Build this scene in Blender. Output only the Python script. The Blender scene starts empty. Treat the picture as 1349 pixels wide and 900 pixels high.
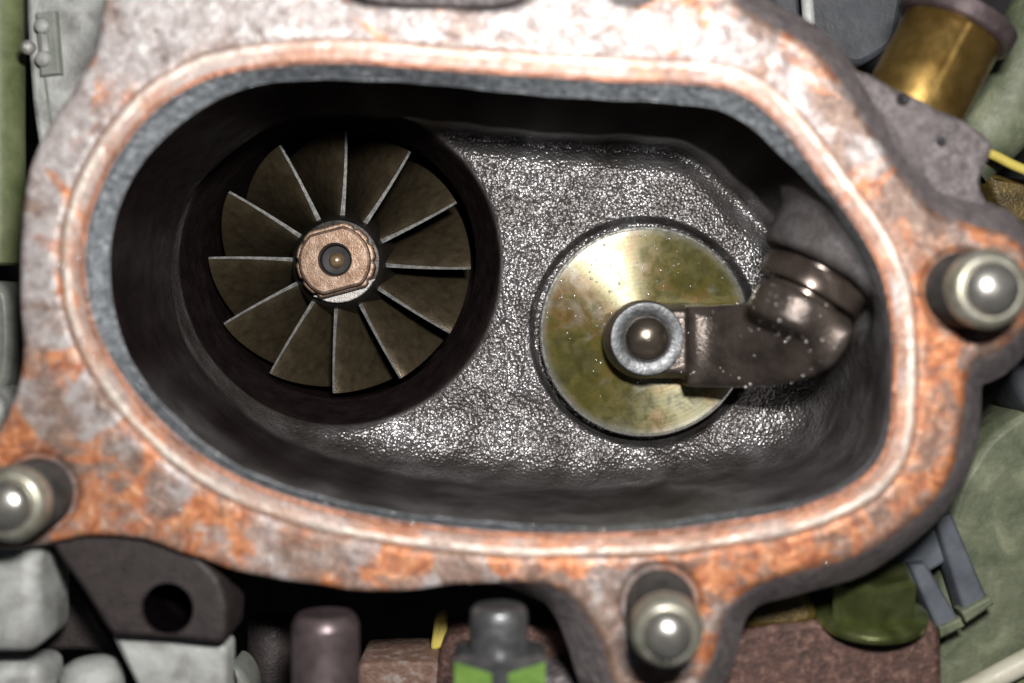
import bpy, bmesh, math, random
import numpy as np
from mathutils import Vector, Matrix

# ------------------------------------------------------------------ scene, camera, light
# 1 Blender unit = 1 cm.  The flange face is the plane z = 0, the camera looks straight down on it.
S = bpy.context.scene
S.unit_settings.system = 'METRIC'
S.unit_settings.scale_length = 0.01
COL = S.collection
CAMZ = 17.0
CX, CY = 674.5, 400.0

cam_d = bpy.data.cameras.new('camera')
cam = bpy.data.objects.new('camera', cam_d)
COL.objects.link(cam)
cam.location = (0, 0, CAMZ)
cam_d.sensor_width = 36.0
cam_d.lens = 36.0 * CAMZ / 13.49
cam_d.shift_y = -50.0 / 1349.0
cam_d.clip_start = 0.1
cam_d.clip_end = 300.0
cam_d.dof.use_dof = True
cam_d.dof.focus_distance = CAMZ + 4.6
cam_d.dof.aperture_fstop = 0.11
S.camera = cam

W = bpy.data.worlds.new('World')
S.world = W
W.use_nodes = True
bg = W.node_tree.nodes['Background']
bg.inputs['Color'].default_value = (0.80, 0.86, 1.0, 1)
bg.inputs['Strength'].default_value = 0.03

ld = bpy.data.lights.new('camera_flash', 'AREA')
ld.shape = 'RECTANGLE'
ld.size = 2.6
ld.size_y = 1.3
ld.energy = 7200.0
ld.color = (1.0, 0.965, 0.93)
flash = bpy.data.objects.new('camera_flash', ld)
COL.objects.link(flash)
flash.location = (1.5, 4.1, 17.2)
flash.rotation_euler = (Vector((0, -0.3, -2)) - flash.location).to_track_quat('-Z', 'Y').to_euler()

S.view_settings.view_transform = 'Standard'
S.view_settings.look = 'None'
S.view_settings.exposure = 0.0
S.view_settings.gamma = 1.0
S.view_settings.use_curve_mapping = False
S.render.engine = 'CYCLES'
S.cycles.use_denoising = True
S.cycles.max_bounces = 6
S.cycles.sample_clamp_indirect = 4.0

# ------------------------------------------------------------------ helpers
def P(px, py, z=0.0):
    k = (CAMZ - z) / CAMZ / 100.0
    return ((px - CX) * k, (CY - py) * k)

def PV(px, py, z=0.0):
    x, y = P(px, py, z)
    return Vector((x, y, z))

def outline(pts, z=0.0, n=220, closed=True):
    """smooth closed curve (Catmull-Rom) through picture-traced points laid on the plane z"""
    q = np.array([P(a, b, z) for a, b in pts])
    m = len(q)
    k = max(2, n // m)
    out = []
    for i in range(m):
        p0, p1, p2, p3 = q[(i - 1) % m], q[i], q[(i + 1) % m], q[(i + 2) % m]
        for j in range(k):
            t = j / k
            out.append(0.5 * ((2 * p1) + (-p0 + p2) * t + (2 * p0 - 5 * p1 + 4 * p2 - p3) * t * t
                              + (-p0 + 3 * p1 - 3 * p2 + p3) * t ** 3))
    return np.array(out)

def sd_poly(X, Y, poly):
    """signed distance in the plane to a closed polygon, negative inside"""
    sh = X.shape
    x = X.ravel().astype(np.float64); y = Y.ravel().astype(np.float64)
    d = np.full(x.shape, 1e9); ins = np.zeros(x.shape, bool)
    for i in range(len(poly)):
        ax, ay = poly[i]; bx, by = poly[(i + 1) % len(poly)]
        ex, ey = bx - ax, by - ay
        wx, wy = x - ax, y - ay
        t = np.clip((wx * ex + wy * ey) / (ex * ex + ey * ey + 1e-12), 0, 1)
        d = np.minimum(d, (wx - ex * t) ** 2 + (wy - ey * t) ** 2)
        c = (ay > y) != (by > y)
        if c.any():
            xi = ax + (y - ay) / (by - ay + 1e-15) * ex
            ins ^= c & (x < xi)
    d = np.sqrt(d)
    return np.where(ins, -d, d).reshape(sh).astype(np.float32)

def smax(a, b, k):
    h = np.clip(k - np.abs(a - b), 0, None) / k
    return np.maximum(a, b) + h * h * k * 0.25

def smin(a, b, k):
    return -smax(-a, -b, k)

def sstep(a, b, x):
    t = np.clip((x - a) / (b - a), 0, 1)
    return t * t * (3 - 2 * t)

def surface_nets(f, org, h):
    s = f < 0
    nx, ny, nz = f.shape
    cnt = np.zeros((nx - 1, ny - 1, nz - 1), np.uint8)
    corners = [(i, j, k) for i in (0, 1) for j in (0, 1) for k in (0, 1)]
    for i, j, k in corners:
        cnt += s[i:nx - 1 + i, j:ny - 1 + j, k:nz - 1 + k]
    act = (cnt > 0) & (cnt < 8)
    idx = np.argwhere(act)
    ids = np.full(cnt.shape, -1, np.int32)
    ids[act] = np.arange(len(idx))
    cv = np.stack([f[idx[:, 0] + i, idx[:, 1] + j, idx[:, 2] + k] for i, j, k in corners], 1)
    acc = np.zeros((len(idx), 3)); num = np.zeros(len(idx))
    cc = np.array(corners, float)
    for a in range(8):
        for b in range(a + 1, 8):
            if np.abs(cc[a] - cc[b]).sum() != 1:
                continue
            m = (cv[:, a] < 0) != (cv[:, b] < 0)
            t = cv[m, a] / (cv[m, a] - cv[m, b])
            acc[m] += cc[a] + (cc[b] - cc[a]) * t[:, None]
            num[m] += 1
    v = (idx + acc / num[:, None]) * h + np.array(org)
    faces = []
    for ax in range(3):
        o = [slice(None)] * 3; p = [slice(None)] * 3
        o[ax] = slice(0, -1); p[ax] = slice(1, None)
        e = np.argwhere(s[tuple(o)] != s[tuple(p)])
        u, w = (ax + 1) % 3, (ax + 2) % 3
        ok = (e[:, u] > 0) & (e[:, w] > 0) & (e[:, u] < f.shape[u] - 1) & (e[:, w] < f.shape[w] - 1)
        e = e[ok]
        inside = s[e[:, 0], e[:, 1], e[:, 2]]
        du = np.zeros(3, int); du[u] = 1
        dw = np.zeros(3, int); dw[w] = 1
        q = [e - du - dw, e - dw, e, e - du]
        q = np.stack([ids[c[:, 0], c[:, 1], c[:, 2]] for c in q], 1)
        q[~inside] = q[~inside][:, ::-1]
        faces.append(q)
    return v, np.concatenate(faces)

def fast_mesh(name, v, f):
    me = bpy.data.meshes.new(name)
    me.vertices.add(len(v)); me.vertices.foreach_set('co', np.asarray(v, np.float32).ravel())
    n = f.shape[1]
    me.loops.add(len(f) * n); me.loops.foreach_set('vertex_index', f.ravel().astype(np.int32))
    me.polygons.add(len(f))
    me.polygons.foreach_set('loop_start', np.arange(0, len(f) * n, n, dtype=np.int32))
    me.update(calc_edges=True)
    me.validate()
    me.polygons.foreach_set('use_smooth', np.ones(len(me.polygons), bool))
    return me

def tag(o, label=None, cat=None, group=None, kind=None):
    if label: o['label'] = label
    if cat: o['category'] = cat
    if group: o['group'] = group
    if kind: o['kind'] = kind
    return o

def link(name, me, mat=None, parent=None):
    o = bpy.data.objects.new(name, me)
    COL.objects.link(o)
    if mat is not None:
        for m in (mat if isinstance(mat, (list, tuple)) else [mat]):
            me.materials.append(m)
    if parent is not None:
        o.parent = parent
        o.matrix_parent_inverse = Matrix.Translation(parent.location).inverted() if parent.type == 'EMPTY' else Matrix()
    return o

def empty(name, loc):
    o = bpy.data.objects.new(name, None)
    COL.objects.link(o)
    o.location = loc
    o.empty_display_size = 0.3
    return o

def bm_mesh(name, bm, smooth=True, angle=35):
    bmesh.ops.recalc_face_normals(bm, faces=bm.faces)
    for f in bm.faces:
        f.smooth = smooth
    for f in bm.faces:
        if len(f.verts) > 8 or abs(f.normal.z) > .9998:
            f.smooth = False
    if smooth:
        a = math.radians(angle)
        for e in bm.edges:
            if len(e.link_faces) == 2 and e.calc_face_angle(0) > a:
                e.smooth = False
    me = bpy.data.meshes.new(name)
    bm.to_mesh(me); bm.free()
    return me

def frame(axis):
    z = Vector(axis).normalized()
    x = z.orthogonal().normalized()
    return x, z.cross(x), z

def lathe(prof, origin, axis, seg=48, cap=True, bm=None, wob=None):
    """prof: list of (radius, height along axis)"""
    bm = bm or bmesh.new()
    x, y, z = frame(axis)
    o = Vector(origin)
    rings = []
    for r, h in prof:
        ring = []
        for i in range(seg):
            a = 2 * math.pi * i / seg
            rr = r if wob is None else r * wob(a, h)
            ring.append(bm.verts.new(o + z * h + (x * math.cos(a) + y * math.sin(a)) * rr))
        rings.append(ring)
    for a, b in zip(rings, rings[1:]):
        for i in range(seg):
            bm.faces.new((a[i], a[(i + 1) % seg], b[(i + 1) % seg], b[i]))
    if cap:
        bm.faces.new(rings[0][::-1]); bm.faces.new(rings[-1])
    return bm

def ring_prism(poly, z0, z1, hole=None, bevel=0.05, bm=None, top=None):
    """prism of a closed outline (world xy), upper edge bevelled; hole = (x, y, r)"""
    bm = bm or bmesh.new()
    n = len(poly)
    poly = np.asarray(poly, float)
    area = 0.5 * np.sum(poly[:, 0] * np.roll(poly[:, 1], -1) - np.roll(poly[:, 0], -1) * poly[:, 1])
    if area < 0:
        poly = poly[::-1]
    t = np.roll(poly, -1, 0) - np.roll(poly, 1, 0)
    nr = np.stack([t[:, 1], -t[:, 0]], 1); nr /= np.linalg.norm(nr, axis=1)[:, None] + 1e-9
    rows = [(0.0, z1), (0.0, z0 - bevel), (bevel * .3, z0 - bevel * .3), (bevel, z0)]
    vr = []
    for off, z in rows:
        vr.append([bm.verts.new((p[0] - m[0] * off, p[1] - m[1] * off, z)) for p, m in zip(poly, nr)])
    for a, b in zip(vr, vr[1:]):
        for i in range(n):
            bm.faces.new((a[i], a[(i + 1) % n], b[(i + 1) % n], b[i]))
    bm.faces.new(vr[0][::-1])
    if hole is None:
        bm.faces.new(vr[-1])
    else:
        hx, hy, hr = hole
        m = 40
        h0 = [bm.verts.new((hx + hr * 1.06 * math.cos(2 * math.pi * i / m), hy + hr * 1.06 * math.sin(2 * math.pi * i / m), z0)) for i in range(m)]
        h1 = [bm.verts.new((hx + hr * math.cos(2 * math.pi * i / m), hy + hr * math.sin(2 * math.pi * i / m), z0 - .04)) for i in range(m)]
        h2 = [bm.verts.new((v.co.x, v.co.y, z1 + .05)) for v in h1]
        for a, b in ((h0, h1), (h1, h2)):
            for i in range(m):
                bm.faces.new((a[i], b[i], b[(i + 1) % m], a[(i + 1) % m]))
        bm.faces.new(h2)
        ed = [bm.edges.get((h0[i], h0[(i + 1) % m])) for i in range(m)]
        ed += [bm.edges.get((vr[-1][i], vr[-1][(i + 1) % n])) for i in range(n)]
        bmesh.ops.triangle_fill(bm, edges=ed, use_beauty=True)
    return bm

def soft_outline(pts, z=0.0, n=90, sig=5.0):
    """traced polygon resampled evenly, corners rounded by a short blur along its length"""
    q = np.array(pts, float)
    e = np.roll(q, -1, 0) - q
    L = np.linalg.norm(e, axis=1); c = np.concatenate([[0], np.cumsum(L)])
    m = 400
    u = np.arange(m) / m * c[-1]
    i = np.searchsorted(c, u, 'right') - 1
    w = q[i] + e[i] * ((u - c[i]) / L[i])[:, None]
    s = sig / (c[-1] / m); r = int(3 * s) + 1
    g = np.exp(-.5 * (np.arange(-r, r + 1) / s) ** 2); g /= g.sum()
    w = sum(g[k + r] * np.roll(w, k, 0) for k in range(-r, r + 1))
    w = w[np.linspace(0, m, n, endpoint=False).astype(int)]
    return np.array([P(a, b, z) for a, b in w])

def prism_px(pts, z0, thick, n=60, bevel=0.06, hole=None, smooth=True):
    poly = soft_outline(pts, z0, n, max(5.0, bevel * 110)) if smooth else np.array([P(a, b, z0) for a, b in pts])
    return ring_prism(poly, z0, z0 - thick, hole, bevel)

def round_box(lo, hi, bev=0.06, seg=2, mat=None):
    bm = bmesh.new()
    bmesh.ops.create_cube(bm, size=1)
    for v in bm.verts:
        for k in range(3):
            v.co[k] = lo[k] + (v.co[k] + .5) * (hi[k] - lo[k])
    bmesh.ops.bevel(bm, geom=list(bm.edges), offset=bev, segments=seg, affect='EDGES', profile=.5)
    if mat is not None:
        bm.transform(mat)
    return bm

# ------------------------------------------------------------------ material helpers
class N:
    def __init__(s, name):
        s.m = bpy.data.materials.new(name); s.m.use_nodes = True
        s.t = s.m.node_tree; s.n = s.t.nodes; s.b = s.n['Principled BSDF']
        s.co = s.n.new('ShaderNodeTexCoord').outputs['Object']
        s.geo = None
    def set(s, **k):
        for a, v in k.items():
            s.inp(s.b.inputs[a.replace('_', ' ')], v)
        return s
    def inp(s, sock, v):
        if hasattr(v, 'is_linked') or isinstance(v, bpy.types.NodeSocket):
            s.t.links.new(v, sock)
        elif isinstance(v, (tuple, list)) and len(v) == 3 and sock.type == 'RGBA':
            sock.default_value = (*v, 1)
        else:
            sock.default_value = v
    def noise(s, scale, detail=4, rough=.55, dist=0.0, vec=None, out='Fac'):
        n = s.n.new('ShaderNodeTexNoise')
        s.t.links.new(vec or s.co, n.inputs['Vector'])
        n.inputs['Scale'].default_value = scale; n.inputs['Detail'].default_value = detail
        n.inputs['Roughness'].default_value = rough; n.inputs['Distortion'].default_value = dist
        return n.outputs[out]
    def voro(s, scale, feature='F1', out='Distance', rnd=1.0):
        n = s.n.new('ShaderNodeTexVoronoi'); n.feature = feature
        s.t.links.new(s.co, n.inputs['Vector'])
        n.inputs['Scale'].default_value = scale; n.inputs['Randomness'].default_value = rnd
        return n.outputs[out]
    def ramp(s, fac, stops):
        r = s.n.new('ShaderNodeValToRGB'); e = r.color_ramp.elements
        while len(e) < len(stops): e.new(0.5)
        for el, (p, c) in zip(e, stops):
            el.position = p
            el.color = (*c, 1) if isinstance(c, (tuple, list)) else (c, c, c, 1)
        s.inp(r.inputs['Fac'], fac)
        return r.outputs['Color']
    def rng(s, v, a, b, c=0.0, d=1.0, smooth=True):
        r = s.n.new('ShaderNodeMapRange')
        r.interpolation_type = 'SMOOTHSTEP' if smooth else 'LINEAR'
        s.inp(r.inputs[0], v)
        for i, q in enumerate((a, b, c, d)): s.inp(r.inputs[i + 1], q)
        return r.outputs[0]
    def mix(s, f, a, b, mode='MIX'):
        x = s.n.new('ShaderNodeMix'); x.data_type = 'RGBA'; x.blend_type = mode
        s.inp(x.inputs[0], f); s.inp(x.inputs[6], a); s.inp(x.inputs[7], b)
        return x.outputs[2]
    def mixf(s, f, a, b):
        x = s.n.new('ShaderNodeMix'); x.data_type = 'FLOAT'
        s.inp(x.inputs[0], f); s.inp(x.inputs[2], a); s.inp(x.inputs[3], b)
        return x.outputs[0]
    def math(s, op, a, b=0.0, c=0.0):
        x = s.n.new('ShaderNodeMath'); x.operation = op
        s.inp(x.inputs[0], a); s.inp(x.inputs[1], b); s.inp(x.inputs[2], c)
        return x.outputs[0]
    def attr(s, name):
        a = s.n.new('ShaderNodeAttribute'); a.attribute_name = name
        return a.outputs['Fac']
    def xyz(s):
        x = s.n.new('ShaderNodeSeparateXYZ'); s.t.links.new(s.co, x.inputs[0])
        return x.outputs
    def bump(s, h, strength, dist, prev=None):
        b = s.n.new('ShaderNodeBump')
        s.inp(b.inputs['Height'], h); s.inp(b.inputs['Strength'], strength); s.inp(b.inputs['Distance'], dist)
        if prev is not None: s.t.links.new(prev, b.inputs['Normal'])
        return b.outputs['Normal']

def simple(name, c1, c2, scale=3.0, rough=(.4, .6), metal=0.0, bump=0.0, bscale=25.0, c3=None, spec=.5):
    m = N(name)
    f = m.noise(scale, 5, .6, .4)
    stops = [(.35, c1), (.65, c2)] if c3 is None else [(.3, c1), (.52, c2), (.68, c3)]
    m.set(Base_Color=m.ramp(f, stops), Metallic=metal, Specular_IOR_Level=spec,
          Roughness=m.rng(m.noise(scale * 2.3, 3), .3, .7, rough[0], rough[1]))
    if bump:
        m.set(Normal=m.bump(m.noise(bscale, 3, .6), bump, .03))
    return m.m

def oily(name, base, metal=.35, rough=(.28, .45), grain=16.0, bump=.35, drops=0.0):
    """dark cast iron wet with oil; sparse tiny oil beads when drops > 0"""
    m = N(name)
    f = m.noise(2.0, 5, .6, .3)
    m.set(Base_Color=m.ramp(f, [(.35, tuple(c * .6 for c in base)), (.65, tuple(c * 1.4 for c in base))]),
          Metallic=metal, Roughness=m.rng(m.noise(5.0, 3), .3, .7, *rough))
    nrm = m.bump(m.noise(grain, 4, .65), bump, .03)
    if drops:
        v = m.voro(15.0)
        w = m.voro(15.0, out='Color')
        keep = m.math('GREATER_THAN', m.math('MULTIPLY', w, 1.0), .80)
        dome = m.math('MULTIPLY', m.rng(v, .0, .28, 1.0, 0.0), keep)
        nrm = m.bump(dome, drops, .03, nrm)
    m.set(Normal=nrm)
    return m.m

# ------------------------------------------------------------------ materials
def housing_material(mode):
    """mode 'face' / 'inner' where only one surface shows, 'all' where they meet"""
    m = N('cast_housing_' + mode)
    inner = m.attr('m_inner'); bore = m.attr('m_bore')
    def inner_nodes():
        big = m.noise(1.1, 4, .65, .4)
        col = m.ramp(big, [(.32, (.068, .059, .056)), (.5, (.150, .142, .141)), (.68, (.27, .266, .272))])
        col = m.mix(bore, col, m.ramp(m.noise(3.5, 4, .6), [(.3, (.0075, .005, .0055)), (.7, (.017, .0115, .0115))]))  # dark bore colour; on the top wall it is painted shade
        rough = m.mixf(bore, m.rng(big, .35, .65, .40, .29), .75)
        vd = m.voro(20.0)
        grain = m.math('ADD', m.math('MULTIPLY', m.math('SUBTRACT', 1.0, m.math('MULTIPLY', vd, vd)), .55), m.math('MULTIPLY', m.noise(19.0, 2, .5), .6))
        h = m.math('ADD', grain, m.math('ADD', m.math('MULTIPLY', m.noise(3.4, 3, .6), 2.2), m.math('MULTIPLY', big, 2.0)))
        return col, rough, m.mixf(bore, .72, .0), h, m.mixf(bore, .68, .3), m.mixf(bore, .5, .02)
    if mode == 'inner':
        col, rough, met, h, k, sp_ = inner_nodes()
        m.set(Base_Color=col, Roughness=rough, Metallic=met, Normal=m.bump(h, k, .05), Specular_IOR_Level=sp_)
        return m.m
    d = m.attr('d_lip')
    X, Y, Z = m.xyz()
    n1 = m.noise(1.1, 5, .62, .5); n2 = m.noise(.75, 4, .6, .8); n3 = m.noise(5.5, 5, .65, .6)
    pale = m.ramp(n3, [(.30, (.20, .165, .16)), (.5, (.35, .32, .315)), (.72, (.54, .525, .52))])
    pink = m.ramp(n3, [(.3, (.100, .064, .052)), (.55, (.235, .158, .125)), (.75, (.43, .335, .290))])
    orange = m.ramp(n3, [(.25, (.12, .038, .022)), (.43, (.35, .115, .045)), (.58, (.54, .225, .10)), (.74, (.68, .46, .32))])
    low = m.math('ADD', m.rng(Y, 2.2, -2.6, 0.0, .13), m.rng(X, 1.5, 5.6, 0.0, .12))
    c = m.mix(m.rng(m.math('ADD', n1, low), .50, .66), pale, pink)
    lowo = m.math('ADD', m.math('ADD', m.rng(Y, 1.0, -3.0, 0.0, .10), m.rng(d, .95, .2, 0.0, .05)), m.math('MULTIPLY', m.rng(X, 1.8, 5.0, 0.0, .15), m.rng(Y, 2.4, -1.0, .2, 1.0)))
    rustm = m.math('MULTIPLY', m.rng(m.math('ADD', n2, lowo), .585, .66), m.rng(m.noise(1.5, 5, .68, .7), .42, .56, .15, 1.0))
    c = m.mix(rustm, c, orange)
    dark = m.math('MAXIMUM', m.rng(m.noise(3.2, 5, .72, .6), .54, .66), m.rng(m.noise(13.0, 4, .75, .3), .58, .66))
    c = m.mix(m.math('MULTIPLY', dark, .7), c, (.10, .065, .056))
    # gasket land, measured outwards from the rim of the opening
    wn = m.math('SUBTRACT', m.noise(2.6, 4, .65), .5)
    wob = m.math('ADD', d, m.math('MULTIPLY', wn, .07))
    patch = m.noise(1.3, 4, .6)
    land = m.math('MULTIPLY', m.rng(wob, .34, .31), m.rng(patch, .35, .62, .9, .45))
    cop = m.ramp(n1, [(.3, (.15, .10, .088)), (.44, (.34, .165, .10)), (.54, (.34, .235, .19)), (.66, (.38, .345, .335))])
    c = m.mix(land, c, cop)
    ridge = m.math('MULTIPLY', m.rng(wob, .205, .22), m.rng(wob, .305, .28))
    ridge = m.math('MULTIPLY', ridge, m.rng(patch, .36, .58, .15, .85))
    c = m.mix(ridge, c, m.ramp(n3, [(.3, (.46, .40, .35)), (.6, (.68, .63, .56))]))
    edge = m.math('MULTIPLY', m.rng(wob, .30, .32), m.rng(wob, .375, .345))
    c = m.mix(m.math('MULTIPLY', edge, m.rng(patch, .66, .36, .1, .85)), c, (.16, .085, .055))
    rim = m.rng(m.math('ADD', d, m.math('MULTIPLY', wn, .04)), .085, .06)
    c = m.mix(m.math('MULTIPLY', rim, .9), c, m.ramp(n1, [(.35, (.085, .028, .014)), (.65, (.30, .095, .03))]))
    rface = m.rng(n3, .3, .7, .46, .33)
    hf = m.math('ADD', n3, m.math('MULTIPLY', m.noise(24.0, 4, .65), .55))
    if mode == 'face':
        m.set(Base_Color=c, Roughness=rface, Metallic=.34, Normal=m.bump(hf, .42, .05))
        return m.m
    face = m.attr('m_face'); lip = m.attr('m_lip')
    side = m.ramp(m.noise(7.0, 5, .7), [(.3, (.07, .058, .06)), (.55, (.155, .135, .138)), (.75, (.25, .222, .222))])
    lipc = m.ramp(m.noise(11.0, 5, .8), [(.3, (.05, .058, .066)), (.5, (.155, .172, .19)), (.68, (.42, .45, .47))])
    col = m.mix(lip, m.mix(face, side, c), lipc)
    icol, irough, imet, ih, ik, isp = inner_nodes()
    m.set(Specular_IOR_Level=m.mixf(inner, .5, isp))
    col = m.mix(inner, col, icol)
    r = m.mixf(inner, m.mixf(lip, m.mixf(face, .62, rface), .30), irough)
    met = m.mixf(inner, m.mixf(lip, m.math('MULTIPLY', face, .34), .6), imet)
    k = m.mixf(inner, m.mixf(face, 1.0, .34), ik)
    m.set(Base_Color=col, Roughness=r, Metallic=met, Normal=m.bump(m.mixf(inner, hf, ih), k, .045))
    return m.m

M = {}
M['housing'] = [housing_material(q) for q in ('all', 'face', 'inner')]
M['cast_grey'] = simple('rough_grey_casting', (.045, .037, .040), (.115, .099, .102), 9.0, (.5, .7), 0, 1.0, 18, (.20, .18, .18))
M['lug'] = simple('brown_dark_casting', (.013, .009, .0092), (.027, .019, .0185), 4.0, (.5, .7), 0, .4, 18)
M['blade'] = simple('heat_browned_blade', (.058, .044, .026), (.098, .077, .047), 5.0, (.28, .40), .60, .18, 34)
M['blade_edge'] = simple('worn_blade_edge', (.26, .27, .27), (.62, .63, .62), 9.0, (.28, .42), .6, .45, 30)
M['hub'] = oily('oily_wheel_hub', (.030, .027, .024), .6, (.2, .32), 14, .12)
M['ground'] = simple('ground_grey_metal', (.30, .29, .28), (.46, .45, .43), 16.0, (.4, .55), .5, .5, 34)
M['nut'] = simple('bronzed_nut', (.12, .070, .040), (.21, .14, .098), 6.0, (.32, .5), .6, .16, 30, (.29, .215, .175))
M['tip'] = simple('brass_shaft_tip', (.45, .30, .16), (.62, .48, .32), 7.0, (.25, .35), .8, .2, 20)
M['disc_rim'] = simple('polished_disc_rim', (.42, .42, .38), (.62, .62, .58), 6.0, (.2, .34), .85, .1, 20)
M['arm'] = oily('oily_lever_casting', (.082, .066, .057), .55, (.24, .36), 14, .42)
M['collar'] = oily('oily_brown_shaft', (.085, .066, .056), .6, (.2, .3), 8, .05)
M['washer'] = simple('worn_grey_washer', (.045, .047, .05), (.10, .105, .11), 5.0, (.34, .46), .7, .2, 20)
M['rivet'] = oily('browned_rivet', (.10, .083, .066), .75, (.2, .28), 6, .05)
M['stud'] = simple('plated_stud_steel', (.30, .29, .26), (.48, .47, .44), 3.0, (.24, .34), .85, .08, 16)
M['stud_thread'] = simple('dark_oiled_thread', (.045, .042, .040), (.10, .095, .09), 3.0, (.3, .45), .5, .1, 20)
M['stud_band'] = simple('yellowed_zinc_band', (.30, .29, .22), (.46, .45, .39), 4.0, (.35, .5), .75, .1, 20)
M['bead'] = simple('oil_bead', (.62, .60, .56), (.78, .76, .72), 3.0, (.16, .26), .75, spec=.8)
M['brass'] = simple('tarnished_brass', (.21, .125, .032), (.36, .24, .075), 1.8, (.30, .44), .85, .06, 20)
M['alu'] = simple('pale_aluminium_casting', (.14, .14, .13), (.34, .35, .34), 1.6, (.5, .65), .1, .4, 14, (.46, .475, .465))
M['alu_dark'] = simple('grey_plastic_clip', (.13, .145, .125), (.20, .21, .19), 3.0, (.4, .55), 0, .1, 20)
M['green_pipe'] = simple('olive_hose', (.085, .105, .045), (.15, .175, .085), 2.0, (.4, .5), 0, .1, 12)
M['green_cast'] = simple('mottled_green_casting', (.055, .068, .038), (.115, .132, .082), 1.6, (.5, .65), 0, .5, 9, (.20, .215, .135))
M['pale_hose'] = simple('pale_cream_hose', (.40, .39, .30), (.56, .54, .44), 2.0, (.4, .55), 0, .2, 12)
M['rust'] = simple('rusty_iron', (.034, .019, .015), (.085, .042, .032), 8.0, (.6, .8), 0, 1.0, 16, (.165, .095, .075))
M['rust_pale'] = simple('pale_rusty_iron', (.10, .052, .038), (.17, .10, .075), 6.0, (.6, .8), 0, .9, 20, (.26, .22, .20))
M['green_paint'] = simple('green_paint_mark', (.075, .15, .030), (.15, .26, .055), 3.0, (.35, .5), 0, .15, 16)
M['steel'] = simple('grey_bolt_steel', (.11, .115, .12), (.21, .215, .22), 4.0, (.3, .42), .75, .1, 18)
M['purple_steel'] = simple('browned_stud_steel', (.075, .055, .058), (.13, .10, .105), 3.0, (.34, .48), .5, .1, 18)
M['yellow_plate'] = simple('yellow_zinc_plating', (.13, .155, .05), (.23, .27, .095), 2.0, (.16, .26), .85, .16, 14, (.36, .39, .19))
M['gold_brown'] = simple('golden_brown_varnish', (.045, .030, .008), (.12, .083, .022), 4.0, (.35, .5), .3, .6, 22)
M['clip'] = simple('blue_grey_plastic', (.065, .075, .09), (.105, .118, .138), 2.0, (.4, .5), 0, .05, 12)
M['yellow'] = simple('yellow_sleeve', (.42, .34, .06), (.58, .48, .12), 2.0, (.4, .5), 0, .05, 12)
M['black'] = simple('matte_dark_metal', (.008, .007, .008), (.018, .016, .018), 1.2, (.6, .8), 0, .3, 8)
M['void'] = simple('hole_shade', (.002, .0015, .002), (.004, .003, .004), 2.0, (.9, 1.0), 0, spec=0.0)  # near-black colour standing in for the shade inside the lug's hole
M['dark_blue'] = simple('dark_grey_blue_casting', (.028, .031, .038), (.055, .06, .07), 1.2, (.5, .7), 0, .3, 8)

def disc_material(cx, cy):
    """lathe-turned steel disc with an olive oil film: circular brushed anisotropy"""
    m = N('turned_oily_disc')
    X, Y, Z = m.xyz()
    f = m.noise(1.3, 5, .6, .6); g = m.noise(4.5, 5, .65, .5)
    film = m.ramp(m.math('ADD', m.math('MULTIPLY', f, .75), m.math('MULTIPLY', g, .25)), [(.30, (.042, .034, .008)), (.42, (.066, .061, .016)), (.50, (.086, .073, .012)), (.58, (.105, .058, .008)), (.70, (.100, .100, .048))])
    clean = (.19, .19, .165)
    dx = m.math('SUBTRACT', X, cx); dy = m.math('SUBTRACT', Y, cy)
    rr = m.math('SQRT', m.math('ADD', m.math('MULTIPLY', dx, dx), m.math('MULTIPLY', dy, dy)))
    k = m.math('ADD', m.rng(m.noise(1.1, 5, .6, .9), .54, .66, 0.0, .5), m.rng(rr, 1.52, 1.68, 0.0, .6))
    col = m.mix(m.math('MINIMUM', k, 1.0), film, clean)
    m.set(Base_Color=col, Metallic=.28, Specular_IOR_Level=.55, Roughness=m.rng(g, .3, .7, .20, .34), Anisotropic=.85, Anisotropic_Rotation=.25)
    t = m.n.new('ShaderNodeTangent'); t.direction_type = 'RADIAL'; t.axis = 'Z'
    m.t.links.new(t.outputs[0], m.b.inputs['Tangent'])
    # fine turning rings and oil beads
    w = m.n.new('ShaderNodeMath'); w.operation = 'SINE'
    m.inp(w.inputs[0], m.math('MULTIPLY', rr, 90.0))
    nrm = m.bump(m.math('ADD', w.outputs[0], m.math('MULTIPLY', m.noise(18.0, 3), 2.0)), .012, .01)
    m.set(Normal=nrm)
    return m.m

# ------------------------------------------------------------------ turbine housing (signed-distance casting)
FLANGE = [(140, -10), (128, 60), (100, 112), (65, 170), (43, 215), (33, 260), (28, 330), (30, 400), (31, 465), (20, 525),
          (-5, 575), (-50, 605), (-75, 660), (-45, 712), (15, 722), (68, 714), (130, 706), (185, 709), (255, 731), (330, 755),
          (430, 772), (500, 778), (600, 769), (690, 766), (738, 772), (775, 805), (800, 850), (820, 905), (860, 935), (905, 920),
          (932, 870), (950, 808), (990, 768), (1060, 745), (1140, 722), (1210, 672), (1252, 615), (1264, 555), (1268, 500),
          (1286, 468), (1322, 452), (1352, 410), (1350, 350), (1325, 318), (1280, 305), (1235, 288), (1195, 250), (1155, 195), (1115, 130),
          (1070, 72), (1005, 32), (965, 2), (940, -60), (860, -85), (770, -55), (715, -12), (680, 11), (630, 14), (560, 13), (490, 9), (440, -10), (380, -50), (260, -85), (165, -60)]
LIPO = [(300, 97), (380, 87), (470, 85), (600, 95), (800, 108), (930, 114), (985, 131), (1030, 170), (1078, 232), (1116, 284),
        (1146, 330), (1165, 378), (1174, 432), (1176, 500), (1171, 568), (1154, 610), (1112, 644), (1042, 671), (960, 686), (860, 699), (700, 702),
        (600, 695), (500, 682), (400, 660), (310, 626), (240, 580), (172, 510), (130, 440), (113, 370), (116, 300), (141, 230), (190, 160), (245, 118)]
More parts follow.
